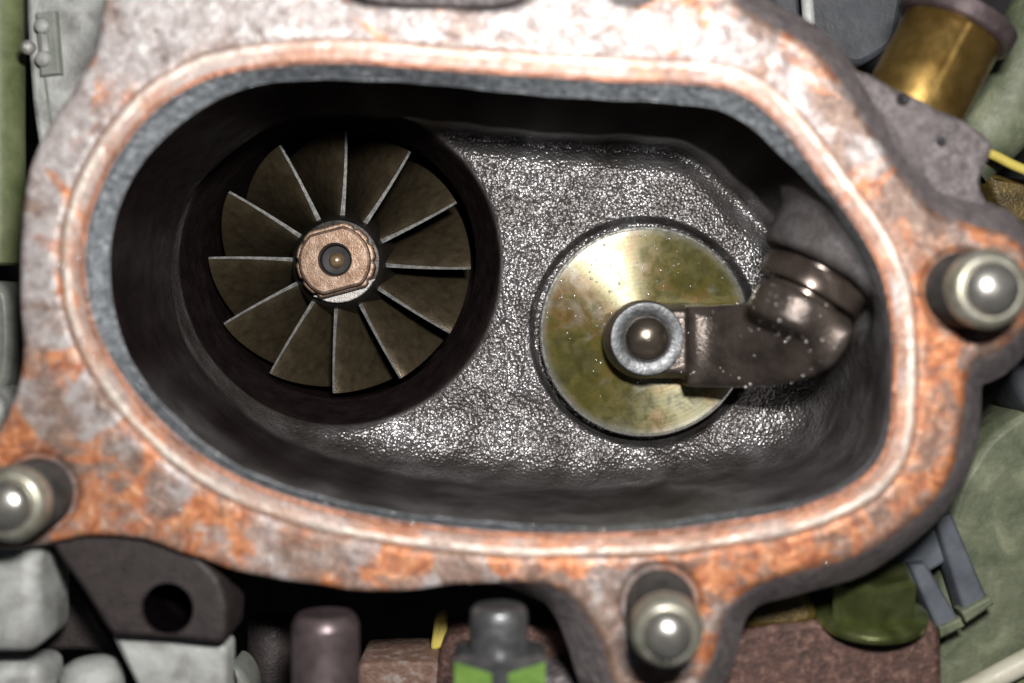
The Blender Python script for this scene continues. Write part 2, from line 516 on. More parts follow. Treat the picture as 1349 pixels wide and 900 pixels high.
OPEN = [(310, 121), (400, 105), (520, 106), (650, 119), (800, 131), (920, 140), (965, 151), (1002, 177), (1042, 217), (1080, 255), (1112, 292),
        (1141, 335), (1160, 378), (1169, 432), (1171, 500), (1166, 566), (1149, 606), (1108, 638), (1040, 664), (960, 678), (860, 690), (700, 692),
        (600, 685), (500, 672), (400, 650), (320, 618), (250, 570), (192, 510), (157, 440), (143, 370), (144, 310), (165, 250), (200, 196), (250, 151)]
FLOOR_Z = -4.0
DISC_C = P(850, 437, -3.8)
BORE_C = P(447, 348, -4.0)
WHEEL_Z = -5.15
WHEEL_C = (-2.957, 0.71)
BOSS_Z = -1.5
BOSS_F = PV(1080, 357, BOSS_Z)                       # centre of the boss end face
BOSS_AX = Vector((.49, .87, 0)).normalized()
STUDS = [P(1268, 382), P(870, 795), P(50, 650)]
HOLE = P(832, -32)

H = 0.04
gx = np.arange(-7.75, 7.35, H, dtype=np.float32); gy = np.arange(-5.6, 5.1, H, dtype=np.float32); gz = np.arange(-7.3, 0.2, H, dtype=np.float32)
X2, Y2 = np.meshgrid(gx, gy, indexing='ij')
dF = sd_poly(X2, Y2, outline(FLANGE, 0, 320))
poly_lip = outline(LIPO, 0, 260)
dL = sd_poly(X2, Y2, poly_lip)
dO = sd_poly(X2, Y2, outline(OPEN, -.22, 260))
wav = (.02 * np.sin(X2 * 2.3 + 1.0 + np.sin(Y2 * 1.7)) + .016 * np.sin(Y2 * 3.1 + X2 * 1.3) + .010 * np.sin(X2 * 7.1 - Y2 * 5.3)).astype(np.float32)
flare_w = sstep(-.6, .9, X2) * .42 + .13

def e3(a): return a[:, :, None]
Z3 = gz[None, None, :]
# top of the flange: gasket land a touch lower, raised ridge, counterbores round the studs
top = 0.012 * (sstep(.17, .22, dL) * sstep(.36, .30, dL)) - .02 * sstep(.40, .36, dL) * sstep(0, .02, dL) + wav * .25
for sx, sy in STUDS:
    r = np.hypot(X2 - sx, Y2 - sy)
    top -= .07 * sstep(.56, .52, r)
flare = np.clip(-Z3 / .75, 0, 1) ** .8
sol = np.maximum(e3(dF + wav * .6) - e3(flare_w) * flare, -(Z3 + 1.05))
body = np.maximum(e3(dO) - .55, -(Z3 + 7.15))
sol = smin(sol, body, .3)
sol = smax(sol, Z3 - e3(top), .03)
# cavity with a lip
t = np.clip((-Z3 - .05) / .17, 0, 1)
lipd = e3(dL) * (1 - t) + e3(dO) * t + .004
draft = np.clip(-Z3 - .22, 0, None) * .02
cav_xy = lipd + draft + e3(wav) * np.clip(-Z3 * 2, 0, 1)
rD = np.hypot(X2 - DISC_C[0], Y2 - DISC_C[1])
floor = FLOOR_Z + .9 * wav - .34 * sstep(1.87, 1.78, rD) + .05 * sstep(2.4, 1.9, rD)
floor = floor - .32 * sstep(-.62, -.05, dO) ** 1.5 * sstep(.2, 1.2, Y2)
floor = floor + .30 * sstep(3.4, 5.2, X2) * sstep(.5, -1.5, Y2)
kf = .28 + .75 * sstep(.6, -1.2, Y2 - .15 * X2)
cav = smax(cav_xy, e3(floor) - Z3, e3(kf.astype(np.float32)))
sol = np.maximum(sol, -cav)
del cav, cav_xy, lipd, t, body
# boss for the lever shaft
px_, py_ = X2 - BOSS_F.x, Y2 - BOSS_F.y
al = px_ * BOSS_AX.x + py_ * BOSS_AX.y
pe = px_ * -BOSS_AX.y + py_ * BOSS_AX.x
rad = np.sqrt(e3(pe) ** 2 + (Z3 - BOSS_Z) ** 2)
boss = smax(rad - .93, np.maximum(-e3(al), e3(al) - 2.6), .14)
# relief round the bushing where the wall comes close
rel = np.maximum(rad - 1.0, np.maximum(e3(al) + .02, -e3(al) - 1.15))
rel = np.maximum(rel, Z3 + .55)
sol = smax(sol, -rel, .12)
sol = smin(sol, boss, .2)
del rad, boss, rel
# turbine bore: conical diffuser, throat, dark space below the wheel
tb = np.clip((FLOOR_Z - Z3) / (FLOOR_Z - WHEEL_Z), 0, 1)
bx = BORE_C[0] * (1 - tb) + WHEEL_C[0] * tb; by = BORE_C[1] * (1 - tb) + WHEEL_C[1] * tb
br = 2.60 * (1 - tb) + 2.33 * tb
rb = np.sqrt((X2[:, :, None] - bx) ** 2 + (Y2[:, :, None] - by) ** 2)
bore = np.maximum(rb - br - .02 * e3(np.sin(3 * np.arctan2(Y2 - BORE_C[1], X2 - BORE_C[0]))), np.maximum(Z3 + 3.25, -(Z3 + 7.0)))
sol = smax(sol, -bore, .14)
del bore, rb
# top bolt hole
rh = np.hypot(X2 - HOLE[0], Y2 - HOLE[1])
sol = np.maximum(sol, -np.maximum(e3(rh) - .40, -(Z3 + 1.0)))
# close at the grid border
sol[0] = sol[-1] = 1; sol[:, 0] = sol[:, -1] = 1; sol[:, :, 0] = 1; sol[:, :, -1] = 1
v, f = surface_nets(sol, (gx[0], gy[0], gz[0]), H)
del sol
me = fast_mesh('turbine_housing', v, f)
nv = len(me.vertices)
co = np.empty(nv * 3, np.float32); me.vertices.foreach_get('co', co); co = co.reshape(-1, 3)
def sample(A):
    i = np.clip((co[:, 0] - gx[0]) / H, 0, len(gx) - 1.001); j = np.clip((co[:, 1] - gy[0]) / H, 0, len(gy) - 1.001)
    i0, j0 = i.astype(int), j.astype(int); u, w = i - i0, j - j0
    return A[i0, j0] * (1 - u) * (1 - w) + A[i0 + 1, j0] * u * (1 - w) + A[i0, j0 + 1] * (1 - u) * w + A[i0 + 1, j0 + 1] * u * w
vdL, vdO = sample(dL), sample(dO)
z = co[:, 2]
m_face = sstep(-.085, -.045, z) * sstep(-.02, .02, vdL)
m_face = np.maximum(m_face, sstep(-.12, -.09, z) * np.max([sstep(.60, .56, np.hypot(co[:, 0] - q[0], co[:, 1] - q[1])) for q in STUDS], 0) * .5)
m_inner = sstep(.08, .02, vdO) * sstep(-.21, -.27, z)
m_lip = sstep(.02, -.02, vdL) * sstep(-.28, -.22, z)
m_inner = np.maximum(m_inner, (z < -1.2) * sstep(.5, .4, vdO))
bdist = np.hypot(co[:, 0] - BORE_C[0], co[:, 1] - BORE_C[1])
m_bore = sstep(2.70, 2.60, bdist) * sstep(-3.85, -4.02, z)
wall_soot_shade = sstep(-3.55, -3.1, z) * (z < -.2) * np.maximum(np.maximum(sstep(.5, -2.5, co[:, 0]), sstep(1.0, 1.8, co[:, 1])), np.maximum(.80 * sstep(3.6, 2.2, co[:, 0]), .35))  # top wall's shade put in as dark colour; the left wall is sooty itself
wall_soot_shade *= sstep(.35, .75, vdO + .75)
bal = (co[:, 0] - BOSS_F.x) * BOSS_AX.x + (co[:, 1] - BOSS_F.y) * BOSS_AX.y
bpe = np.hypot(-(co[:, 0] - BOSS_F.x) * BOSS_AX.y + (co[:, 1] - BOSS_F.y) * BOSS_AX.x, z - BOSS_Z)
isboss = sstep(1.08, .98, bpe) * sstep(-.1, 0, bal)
m_bore = np.maximum(m_bore, wall_soot_shade * (1 - isboss))
m_bore *= 1 - .45 * sstep(-1.7, -.4, z) * sstep(-.6, -1.8, co[:, 1])  # sheen band by the lower lip painted in as lighter, shinier wall
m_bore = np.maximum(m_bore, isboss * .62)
for nm, arr in (('d_lip', vdL), ('m_face', m_face), ('m_inner', m_inner), ('m_lip', m_lip), ('m_bore', m_bore)):
    a = me.attributes.new(nm, 'FLOAT', 'POINT'); a.data.foreach_set('value', arr.astype(np.float32))
fv = np.empty(len(me.loops), np.int32); me.loops.foreach_get('vertex_index', fv); fv = fv.reshape(-1, 4)
mi = np.zeros(len(fv), np.int32)
mi[(m_face[fv].min(1) > .999) & (m_lip[fv].max(1) < .001) & (m_inner[fv].max(1) < .001)] = 1
mi[m_inner[fv].min(1) > .999] = 2
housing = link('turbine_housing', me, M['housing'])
me.polygons.foreach_set('material_index', mi)
tag(housing, 'large rust-stained cast turbine housing with oval opening and oily black cavity', 'turbine housing')

# rough side bracket of the casting (upper right), with pits and a small pin
BR = [(930, -70), (985, 8), (1040, 48), (1090, 75), (1112, 90), (1150, 97), (1200, 130), (1270, 157), (1313, 188), (1303, 212), (1290, 236), (1296, 262),
      (1322, 287), (1352, 312), (1410, 350), (1420, 440), (1330, 450), (1240, 380), (1150, 300), (1060, 170), (960, 60), (900, -50)]
bm = prism_px(BR, -.62, 1.6, 90, .07)
bracket = link('side_bracket', bm_mesh('side_bracket', bm, True, 50), M['cast_grey'], housing)
bracket['label'] = 'rough dark grey side bracket of the casting with two pits'
for i, (a, b, r) in enumerate(((1190, 131, .075), (1212, 144, .07))):
    p = PV(a, b, -.6)
    link('pit', bm_mesh('pit', lathe([(r * 1.3, -.03), (r * 1.25, -.005), (r, .006), (r * .8, -.004), (r * .3, -.02)], p, (0, 0, 1), 20)), M['black'], bracket)
p = PV(1240, 187, -.6)
link('pin', bm_mesh('pin', lathe([(.06, -.05), (.06, .02), (.045, .05), (.02, .065)], p, (0, 0, 1), 18)), M['washer'], bracket)

# lower left mounting lug with its bolt hole
LUG = [(45, 680), (120, 660), (210, 680), (255, 728), (288, 760), (300, 800), (297, 850), (222, 842), (146, 838), (112, 782), (78, 735)]
hx, hy = P(220, 803, -.22)
bm = prism_px(LUG, -.22, 1.1, 100, .07, (hx, hy, .335))
lug = link('mounting_lug', bm_mesh('mounting_lug', bm, True, 50), M['lug'], housing)
lg_l = bm_mesh('hole_shade_liner', lathe([(.342, -.35), (.328, -.05), (.323, -.07), (.323, -1.0), (.02, -1.0)], Vector((hx, hy, -.22)), (0, 0, 1), 40, False), True, 60)
link('hole_shade_liner', lg_l, M['void'], lug)  # liner added to darken the lit hole, its shade put in as colour
lug['label'] = 'dark brown lug with a round bolt hole'
# stepped dark pad at the top edge and seat of the top bolt
PAD = [(455, -40), (480, 2), (560, 7), (640, 8), (682, 2), (712, -40), (600, -70)]
link('edge_pad', bm_mesh('edge_pad', prism_px(PAD, -.10, .8, 60, .05), True, 50), M['cast_grey'], housing)

# ------------------------------------------------------------------ turbine wheel
wheel = empty('turbine_rotor', (WHEEL_C[0], WHEEL_C[1], -6.9))
tag(wheel, 'dark twelve-bladed turbine wheel deep in the round bore', 'turbine wheel')
wc = Vector((WHEEL_C[0], WHEEL_C[1], 0))
hub = link('hub', bm_mesh('hub', lathe([(1.05, -6.9), (1.0, -6.2), (.90, -5.5), (.83, -5.2), (.79, -5.02), (.745, -4.93), (.70, -4.90), (.2, -4.895)], wc, (0, 0, 1), 64), True, 40), M['hub'], wheel)
R0, R1, DZ, TW = .74, 2.25, 1.65, math.radians(37)
def blade_mesh():
    nr, ns = 14, 18
    bm = bmesh.new()
    th = .024
    sheets = []
    for sgn in (-1, 1):
        g = []
        for j in range(ns + 1):
            s = j / ns
            row = []
            for i in range(nr + 1):
                u = i / nr
                r = R0 + (R1 - R0 - .07 * s) * u
                a = TW * s + .022 * u * u
                zz = WHEEL_Z + .06 * (1 - u) ** 2 - DZ * s ** 1.45
                tt = th * (1.0 + .9 * (1 - u) ** 2) * (1 + .3 * s)
                # thickness across the sheet, along the local normal (tilted in theta/z)
                nt, nz = .78, .62
                row.append(bm.verts.new((r * math.cos(a) - math.sin(a) * sgn * tt * nt, r * math.sin(a) + math.cos(a) * sgn * tt * nt, zz + sgn * tt * nz)))
            g.append(row)
        sheets.append(g)
    A, B = sheets
    for g in sheets:
        for j in range(ns):
            for i in range(nr):
                bm.faces.new((g[j][i], g[j][i + 1], g[j + 1][i + 1], g[j + 1][i]))
    rim = []
    for i in range(nr): rim.append(bm.faces.new((A[0][i], B[0][i], B[0][i + 1], A[0][i + 1])))
    for i in range(nr): bm.faces.new((A[ns][i], A[ns][i + 1], B[ns][i + 1], B[ns][i]))
    for j in range(ns):
        bm.faces.new((A[j][nr], B[j][nr], B[j + 1][nr], A[j + 1][nr]))
        bm.faces.new((A[j][0], A[j + 1][0], B[j + 1][0], B[j][0]))
    for fc in rim: fc.material_index = 1
    return bm_mesh('blade', bm, True, 40)
bme = blade_mesh()
bme.materials.append(M['blade']); bme.materials.append(M['blade_edge'])
rnd = random.Random(4)
for k in range(12):
    b = bpy.data.objects.new('blade', bme); COL.objects.link(b)
    b.parent = wheel
    b.location = (0, 0, 6.9)
    b.rotation_euler = (0, 0, math.radians(-3.6 + 30 * k + rnd.uniform(-.6, .6)))
# lock nut: two parallel flats on a scalloped twelve-point flange
def nut_shape(r, flat_lo, flat_hi, notch, nn=12, dirdeg=-75, seg=144):
    pts = []
    nd = (math.cos(math.radians(dirdeg)), math.sin(math.radians(dirdeg)))
    for i in range(seg):
        a = 2 * math.pi * i / seg
        rr = r * (1 - notch * max(0, math.cos(nn * a)) ** 3)
        x, y = rr * math.cos(a), rr * math.sin(a)
        dd = x * nd[0] + y * nd[1]
        if dd > flat_lo: x -= nd[0] * (dd - flat_lo); y -= nd[1] * (dd - flat_lo)
        if -dd > flat_hi: x += nd[0] * (-dd - flat_hi); y += nd[1] * (-dd - flat_hi)
        pts.append((x + WHEEL_C[0], y + WHEEL_C[1]))
    return np.array(pts)
nut = link('lock_nut', bm_mesh('lock_nut', ring_prism(nut_shape(.60, .50, .53, 0), -4.47, -4.72, (WHEEL_C[0] + .01, WHEEL_C[1] + .02, .27), .05), True, 40), M['nut'], wheel)
link('nut_flange', bm_mesh('nut_flange', ring_prism(nut_shape(.665, .54, .60, .06), -4.60, -4.91, (WHEEL_C[0] + .01, WHEEL_C[1] + .02, .30), .03), True, 40), M['nut'], nut)
link('thread_well', bm_mesh('thread_well', lathe([(.285, -.24), (.268, -.17), (.268, -.05), (.262, -.05), (.23, -.17), (.02, -.18)], wc + Vector((.01, .02, -4.47)), (0, 0, 1), 32)), M['black'], nut)  # matte black lining paints the shade of the nut's hole round the tip
link('shaft_tip', bm_mesh('shaft_tip', lathe([(.14, -.3), (.135, -.16), (.11, -.09), (.06, -.05), (.012, -.04)], wc + Vector((.02, .01, -4.47)), (0, 0, 1), 24)), M['tip'], nut)
bm = bmesh.new()
# ground balance face: crescent beside the nut's lower flat
cres = []
for i in range(15):
    a = math.radians(-125 + 7.2 * i)
    cres.append((WHEEL_C[0] + .70 * math.cos(a), WHEEL_C[1] + .70 * math.sin(a)))
link('ground_facet', bm_mesh('ground_facet', ring_prism(np.array(cres), -4.80, -4.93, None, .02), True, 40), M['ground'], wheel)

# ------------------------------------------------------------------ wastegate flap: disc, lever, washer, rivet, shaft
flap = empty('wastegate_flap', (DISC_C[0], DISC_C[1], -4.1))
tag(flap, 'wastegate flap with olive oil-filmed round disc and dark elbowed lever arm', 'valve flap')
dc = Vector((DISC_C[0], DISC_C[1], 0))
M['disc'] = disc_material(0.0, 0.0)
bm = lathe([(1.62, -.32), (1.655, -.30), (1.655, -.01), (1.64, 0.0), (1.0, .003), (.3, .003)], (0, 0, 0), (0, 0, 1), 96)
disc = link('valve_disc', bm_mesh('valve_disc', bm, True, 40), M['disc'], flap)
disc.matrix_parent_inverse = Matrix()
disc.location = (0, 0, 4.1 - 3.80)
rimo = link('disc_rim', bm_mesh('disc_rim', lathe([(1.66, -.2), (1.705, -.16), (1.705, -.035), (1.685, -.005), (1.652, .004), (1.642, -.02), (1.642, -.2)], (0, 0, 0), (0, 0, 1), 96, False), True, 40), M['disc_rim'], disc)

# lever as a small signed-distance casting
LZ0, LZ1 = -3.66, -2.68
lever_pts = [(905, 404), (945, 402), (985, 399), (1003, 394), (1014, 408), (1038, 426), (1076, 435), (1110, 432), (1107, 446), (1096, 466), (1070, 490), (1035, 505), (990, 510), (945, 511), (905, 510), (880, 500), (872, 455), (880, 410)]
def lever_z(px): return -2.8 + 1.35 * float(sstep(930, 1105, px))
def catmull(q, k):
    out = []; m_ = len(q)
    for i in range(m_):
        p0, p1, p2, p3 = q[(i - 1) % m_], q[i], q[(i + 1) % m_], q[(i + 2) % m_]
        for j in range(k):
            t_ = j / k
            out.append(.5 * ((2 * p1) + (-p0 + p2) * t_ + (2 * p0 - 5 * p1 + 4 * p2 - p3) * t_ * t_ + (-p0 + 3 * p1 - 3 * p2 + p3) * t_ ** 3))
    return np.array(out)
lo = catmull(np.array([P(a, b, lever_z(a)) for a, b in lever_pts]), 11)
EYE = P(850, 448, -3.0)
h = .026
ax_ = np.arange(EYE[0] - 1.0, EYE[0] + 3.6, h, dtype=np.float32); ay_ = np.arange(EYE[1] - 1.1, EYE[1] + 1.9, h, dtype=np.float32); az_ = np.arange(-3.85, -.6, h, dtype=np.float32)
AX, AY = np.meshgrid(ax_, ay_, indexing='ij'); AZ = az_[None, None, :]
d1 = sd_poly(AX, AY, lo)
xs = P(906, 455, -2.8)[0]
dome = -.10 * np.clip((AY - P(0, 455, -2.8)[1]) / .65, -1.5, 1.5) ** 2 + .03 * np.sin(AX * 3) + .0
rise = 1.80 * sstep(P(918, 0, -2.7)[0], P(1112, 0, -1.5)[0], AX)
arm = smax(e3(np.maximum(d1, xs - AX)), np.maximum(AZ - (LZ1 + e3(dome + rise)), LZ0 + e3(rise * .85) - AZ), .22)
ap, aq = AX - BOSS_F.x, AY - BOSS_F.y
sal = ap * BOSS_AX.x + aq * BOSS_AX.y; spe = aq * BOSS_AX.x - ap * BOSS_AX.y
nk = smax(np.sqrt(e3(spe) ** 2 + (AZ - BOSS_Z) ** 2) - .665, e3(np.maximum(sal + .43, -sal - 1.0)), .18)
arm = smin(arm, nk, .42)
re = np.hypot(AX - EYE[0], AY - EYE[1])
neck = np.maximum(np.abs(AY - EYE[1] + .02) - .585, np.maximum(EYE[0] - AX, AX - xs - .3))
eye2 = np.minimum(re - .62, neck)
chf = np.clip((AZ + 3.25) / .30, 0, 1) * .10
eye = smax(e3(eye2) + chf, np.maximum(AZ + 2.93, -3.70 - AZ), .06)
sol = smin(arm, eye, .06)
# elbow: rises to the shaft
sol[0] = sol[-1] = 1; sol[:, 0] = sol[:, -1] = 1; sol[:, :, 0] = 1; sol[:, :, -1] = 1
v, f = surface_nets(sol, (ax_[0], ay_[0], az_[0]), h)
link('lever_arm', fast_mesh('lever_arm', v, f), M['arm'], flap)
ec = Vector((EYE[0] + .02, EYE[1] + .02, -2.935))
link('washer', bm_mesh('washer', lathe([(.575, -.05), (.575, .0), (.555, .02), (.385, .028), (.35, .006), (.35, -.05)], ec, (0, 0, 1), 48, False), True, 40), M['washer'], flap)
link('rivet', bm_mesh('rivet', lathe([(.345, -.1), (.345, .04), (.33, .10), (.29, .155), (.22, .20), (.13, .228), (.03, .238)], ec, (0, 0, 1), 40), True, 60), M['rivet'], flap)
link('disc_stem', bm_mesh('disc_stem', lathe([(.5, -.8), (.5, -.6)], ec, (0, 0, 1), 32)), M['collar'], flap)
link('shaft', bm_mesh('shaft', lathe([(.50, -.60), (.56, -.56), (.56, .3)], BOSS_F, BOSS_AX, 64), True, 40), M['collar'], flap)
bush = link('shaft_bushing', bm_mesh('shaft_bushing', lathe([(.57, -.38), (.74, -.38), (.775, -.35), (.78, -.10), (.75, -.06), (.64, -.05), (.64, .4), (.57, .4)], BOSS_F, BOSS_AX, 64, False), True, 40), M['collar'])
tag(bush, 'dark brown bushing ring between the lever elbow and the cavity boss', 'bushing')

# small oil beads standing on the disc and the lever
def beads(name, spots, parent, seed):
    rn = random.Random(seed)
    bm = bmesh.new()
    for x, y, zz in spots:
        r = .008 + .018 * rn.random() ** 2
        bmesh.ops.create_icosphere(bm, subdivisions=2, radius=r, matrix=Matrix.Translation((x, y, zz + r * .35)))
    o = link(name, bm_mesh(name, bm, True, 180), M['bead'], parent)
    o['kind'] = 'stuff'
    return o
rn = random.Random(11)
sp = []
while len(sp) < 110:
    a = rn.uniform(0, 2 * math.pi); r = 1.62 * math.sqrt(rn.random())
    if rn.random() < .18 + .82 * (math.sin(a - .3) > .35):
        sp.append((DISC_C[0] + r * math.cos(a), DISC_C[1] + r * math.sin(a), -3.80))
beads('oil_beads', sp, flap, 1)
vv = np.array(v); tops = vv[(vv[:, 2] > -2.95) & ((vv[:, 0] < P(990, 0, -2.6)[0]) | (vv[:, 2] > -1.9)) & (np.sin(vv[:, 0] * 9) + np.sin(vv[:, 1] * 11 + 1) > -.2)]
ii = [rn.randrange(len(tops)) for _ in range(75)]
beads('oil_beads', [tuple(tops[i]) for i in ii], flap, 2)

# wet specks on the flange face and the worn rim
sp = []
nlp = len(poly_lip)
while len(sp) < 90:
    i = rn.randrange(nlp)
    p = poly_lip[i]; q = poly_lip[(i + 1) % nlp]
    tx, ty = q[0] - p[0], q[1] - p[1]; tl = math.hypot(tx, ty)
    off = rn.choice((rn.uniform(-.03, .02), rn.uniform(.05, .5), rn.uniform(.05, .95)))
    sgn = 1
    nx_, ny_ = ty / tl, -tx / tl
    if (p[0] + nx_ * .1) ** 2 / 30 + (p[1] + ny_ * .1) ** 2 / 9 < p[0] ** 2 / 30 + p[1] ** 2 / 9: nx_, ny_ = -nx_, -ny_
    x, y = p[0] + nx_ * off, p[1] + ny_ * off
    if rn.random() < (.25 if y > 1 or x > 2.5 else 1.0):
        sp.append((x, y, -.01 if off > 0 else -.06))
beads('wet_specks', sp, housing, 5)

# ------------------------------------------------------------------ studs
def stud(base, lean, h, r, label):
    o = empty('threaded_stud', (base[0], base[1], 0))
    tag(o, label, 'stud', 'studs in the flange')
    ax = Vector((lean[0], lean[1], 1)).normalized()
    b = Vector((base[0], base[1], 0))
    prof = [(r * 1.0, -.9)]
    z_ = -.06
    while z_ < h * .66:
        prof += [(r * .93, z_), (r * 1.0, z_ + .045)]
        z_ += .1
    prof += [(r * .90, h * .69), (r * .90, h * .74)]
    link('threaded_shank', bm_mesh('threaded_shank', lathe(prof, b, ax, 48), True, 60), M['stud_thread'], o)
    link('end_band', bm_mesh('end_band', lathe([(r * .9, h * .72), (r * 1.0, h * .75), (r * 1.01, h * .84), (r * .95, h * .92), (r * .84, h * .985), (r * .74, h), (r * .66, h * .985)], b, ax, 48), True, 50), M['stud_band'], o)
    q = r * .66
    prof = [(q * 1.03, h * .95), (q * 1.03, h + .03)] + [(q * math.cos(a), h + .03 + q * .62 * math.sin(a)) for a in np.linspace(.1, 1.5, 9)]
    link('ball_nose', bm_mesh('ball_nose', lathe(prof, b, ax, 40), True, 60), M['stud'], o)
stud(STUDS[0], (0, 0), 1.05, .50, 'ball-ended threaded stud at the right ear of the flange')
stud(STUDS[1], (-.05, -.06), 1.35, .45, 'ball-ended threaded stud at the bottom ear of the flange')
stud(STUDS[2], (0, 0), 1.05, .47, 'ball-ended threaded stud at the left ear beside the pale casting')

# ------------------------------------------------------------------ surroundings in the engine bay
def thing(name, bm, mat, label, cat, group=None, ang=45):
    o = link(name, bm_mesh(name, bm, True, ang), mat)
    return tag(o, label, cat, group)
def part(name, bm, mat, parent, ang=45):
    return link(name, bm_mesh(name, bm, True, ang), mat, parent)

bm = round_box((-14, -11, -11), (14, 10, -10), .2)
bd = link('engine_bay_floor', bm_mesh('engine_bay_floor', bm), M['black']); tag(bd, kind='structure')

# --- upper left: hose, plate with clip
p0 = PV(-8, -60, -3.2); p1 = PV(-8, 350, -3.2)
L = (p1 - p0).length
thing('green_hose', lathe([(.38, 0), (.47, .04), (.48, .5), (.47, L * .5), (.48, L - .3), (.45, L - .04), (.36, L)], p0, p1 - p0, 40), M['green_pipe'],
      'olive green hose standing upright at the left picture edge', 'hose')
bm = prism_px([(32, -60), (36, 60), (42, 140), (55, 225), (120, 230), (190, 160), (210, 60), (200, -60)], -2.4, .6, 70, .08)
plate = thing('aluminium_cover', bm, M['alu'], 'pale grey aluminium cover with a small clip, behind the upper left flange', 'cover')
bm = prism_px([(46, 17), (73, 14), (80, 97), (52, 100)], -2.26, .2, 4, .04, smooth=False)
clip = part('clip', bm, M['alu_dark'], plate)
for a, b in ((56, 34), (57, 78)):
    part('clip_button', lathe([(.12, -.06), (.12, .02), (.09, .06), (.03, .075)], PV(a, b, -2.25), (0, 0, 1), 24), M['alu'], clip)
part('clip_bar', prism_px([(52, 44), (62, 44), (64, 68), (54, 68)], -2.2, .1, 4, .03, smooth=False), M['alu'], clip)
part('seam', prism_px([(57, 100), (60, 100), (72, 180), (68, 180)], -2.385, .05, 4, .004, smooth=False), M['alu_dark'], plate)
part('rivet_head', lathe([(.10, -.15), (.11, .0), (.08, .06), (.03, .085)], PV(36, 62, -2.3), (0, 0, 1), 24), M['ground'], plate)
bm = prism_px([(-70, 372), (2, 368), (14, 385), (17, 450), (12, 505), (-4, 530), (-70, 530)], -2.6, 1.2, 70, .12)
thing('grey_green_block', bm, M['alu_dark'], 'dark grey-green block at the left edge below the hose', 'block')
bm = prism_px([(-70, 510), (-6, 512), (8, 540), (2, 566), (-70, 590)], -2.0, 1.0, 60, .08)
thing('pale_bracket', bm, M['alu'], 'small pale bracket end above the left stud', 'bracket')

# --- lower left: castings and dark bracket
def pxbox(x0, y0, x1, y1, z, thick, bev, seg=4):
    p, q = PV(x0, y1, z), PV(x1, y0, z)
    return round_box((p.x, p.y, z - thick), (q.x, q.y, z), bev, seg)
bm = pxbox(-80, 706, 50, 862, -.3, 1.4, .22)
thing('pale_casting', bm, M['alu'], 'pale grey casting at the left edge below the left stud', 'casting')
bm = pxbox(-60, 876, 56, 970, -.9, 1.0, .2)
thing('corner_casting', bm, M['alu'], 'pale casting in the bottom left picture corner', 'casting')
c_ = PV(118, 866, -1.3)
bm = lathe([(.10, 0), (.24, .02), (.36, .08), (.43, .20), (.45, .36), (.45, 1.2)], c_, (.1, -1, 0), 40)
thing('rounded_casting', bm, M['alu'], 'small rounded pale casting left of the dark curved bracket strip', 'casting')
bm = prism_px([(40, 722), (80, 730), (112, 782), (146, 838), (172, 880), (200, 960), (182, 960), (150, 892), (128, 858), (80, 858), (40, 862)], -2.15, .5, 90, .08)
thing('dark_bracket', bm, M['lug'], 'dark brown curved bracket beside the holed lug', 'bracket')
bm = prism_px([(143, 832), (222, 836), (300, 848), (298, 900), (300, 970), (200, 970), (178, 900)], -.6, .5, 60, .07)
thing('pale_block', bm, M['alu'], 'pale aluminium block directly under the holed lug', 'block')
bm = prism_px([(300, 870), (318, 880), (330, 905), (330, 960), (300, 960)], -2.5, .8, 50, .1)
thing('grey_stub', bm, M['alu_dark'], 'small dark grey stub right of the pale aluminium block', 'stub')

# --- bottom: studs and rusty flange in the dark gap
def vstud(name, cx, y0, r_px, z_, mat, label, cat, length=2.2, ridges=True):
    c = PV(cx, y0, z_); r = r_px / 100 * (CAMZ - z_) / CAMZ
    prof = [(r * .80, 0), (r * .90, .05), (r * .95, .10)]
    hh = .14
    while ridges and hh < length:
        prof += [(r * .985, hh), (r * 1.0, hh + .03)]; hh += .07
    prof.append((r * .99, length))
    return thing(name, lathe(prof, c, (0, -1, 0), 48), mat, label, cat, None, 60)
vstud('browned_stud', 429, 808, 45, -.3, M['purple_steel'], 'browned round stud end below the flange in the dark gap', 'stud')
vstud('short_dark_stud', 357, 812, 32, -4.2, M['lug'], 'dim tan stud far back, left of the browned stud', 'stud', 1.6, False)
bm = prism_px([(470, 874), (520, 872), (578, 872), (590, 960), (460, 960)], -2.7, 1.4, 50, .06)
thing('rusty_ledge', bm, M['rust_pale'], 'rusty ledge between the browned stud and the painted nut', 'ledge')
bm = prism_px([(574, 905), (578, 862), (590, 838), (640, 828), (700, 819), (735, 824), (765, 843), (790, 872), (812, 905), (820, 970), (574, 970)], -2.6, 1.2, 100, .08)
thing('rusty_flange', bm, M['rust'], 'rust-brown rounded flange behind the green-painted nut', 'flange')
bm = prism_px([(572, 815), (588, 806), (590, 830), (582, 856), (566, 858), (570, 835)], -3.4, .3, 50, .04)
thing('yellow_sleeve', bm, M['yellow'], 'small yellow sleeve in the dark gap left of the rusty flange', 'sleeve')
bm = prism_px([(690, 893), (800, 890), (812, 960), (690, 960)], -1.6, 1.0, 50, .06)
thing('grey_casting', bm, M['cast_grey'], 'rough grey casting at the bottom edge right of the green-painted nut', 'casting')
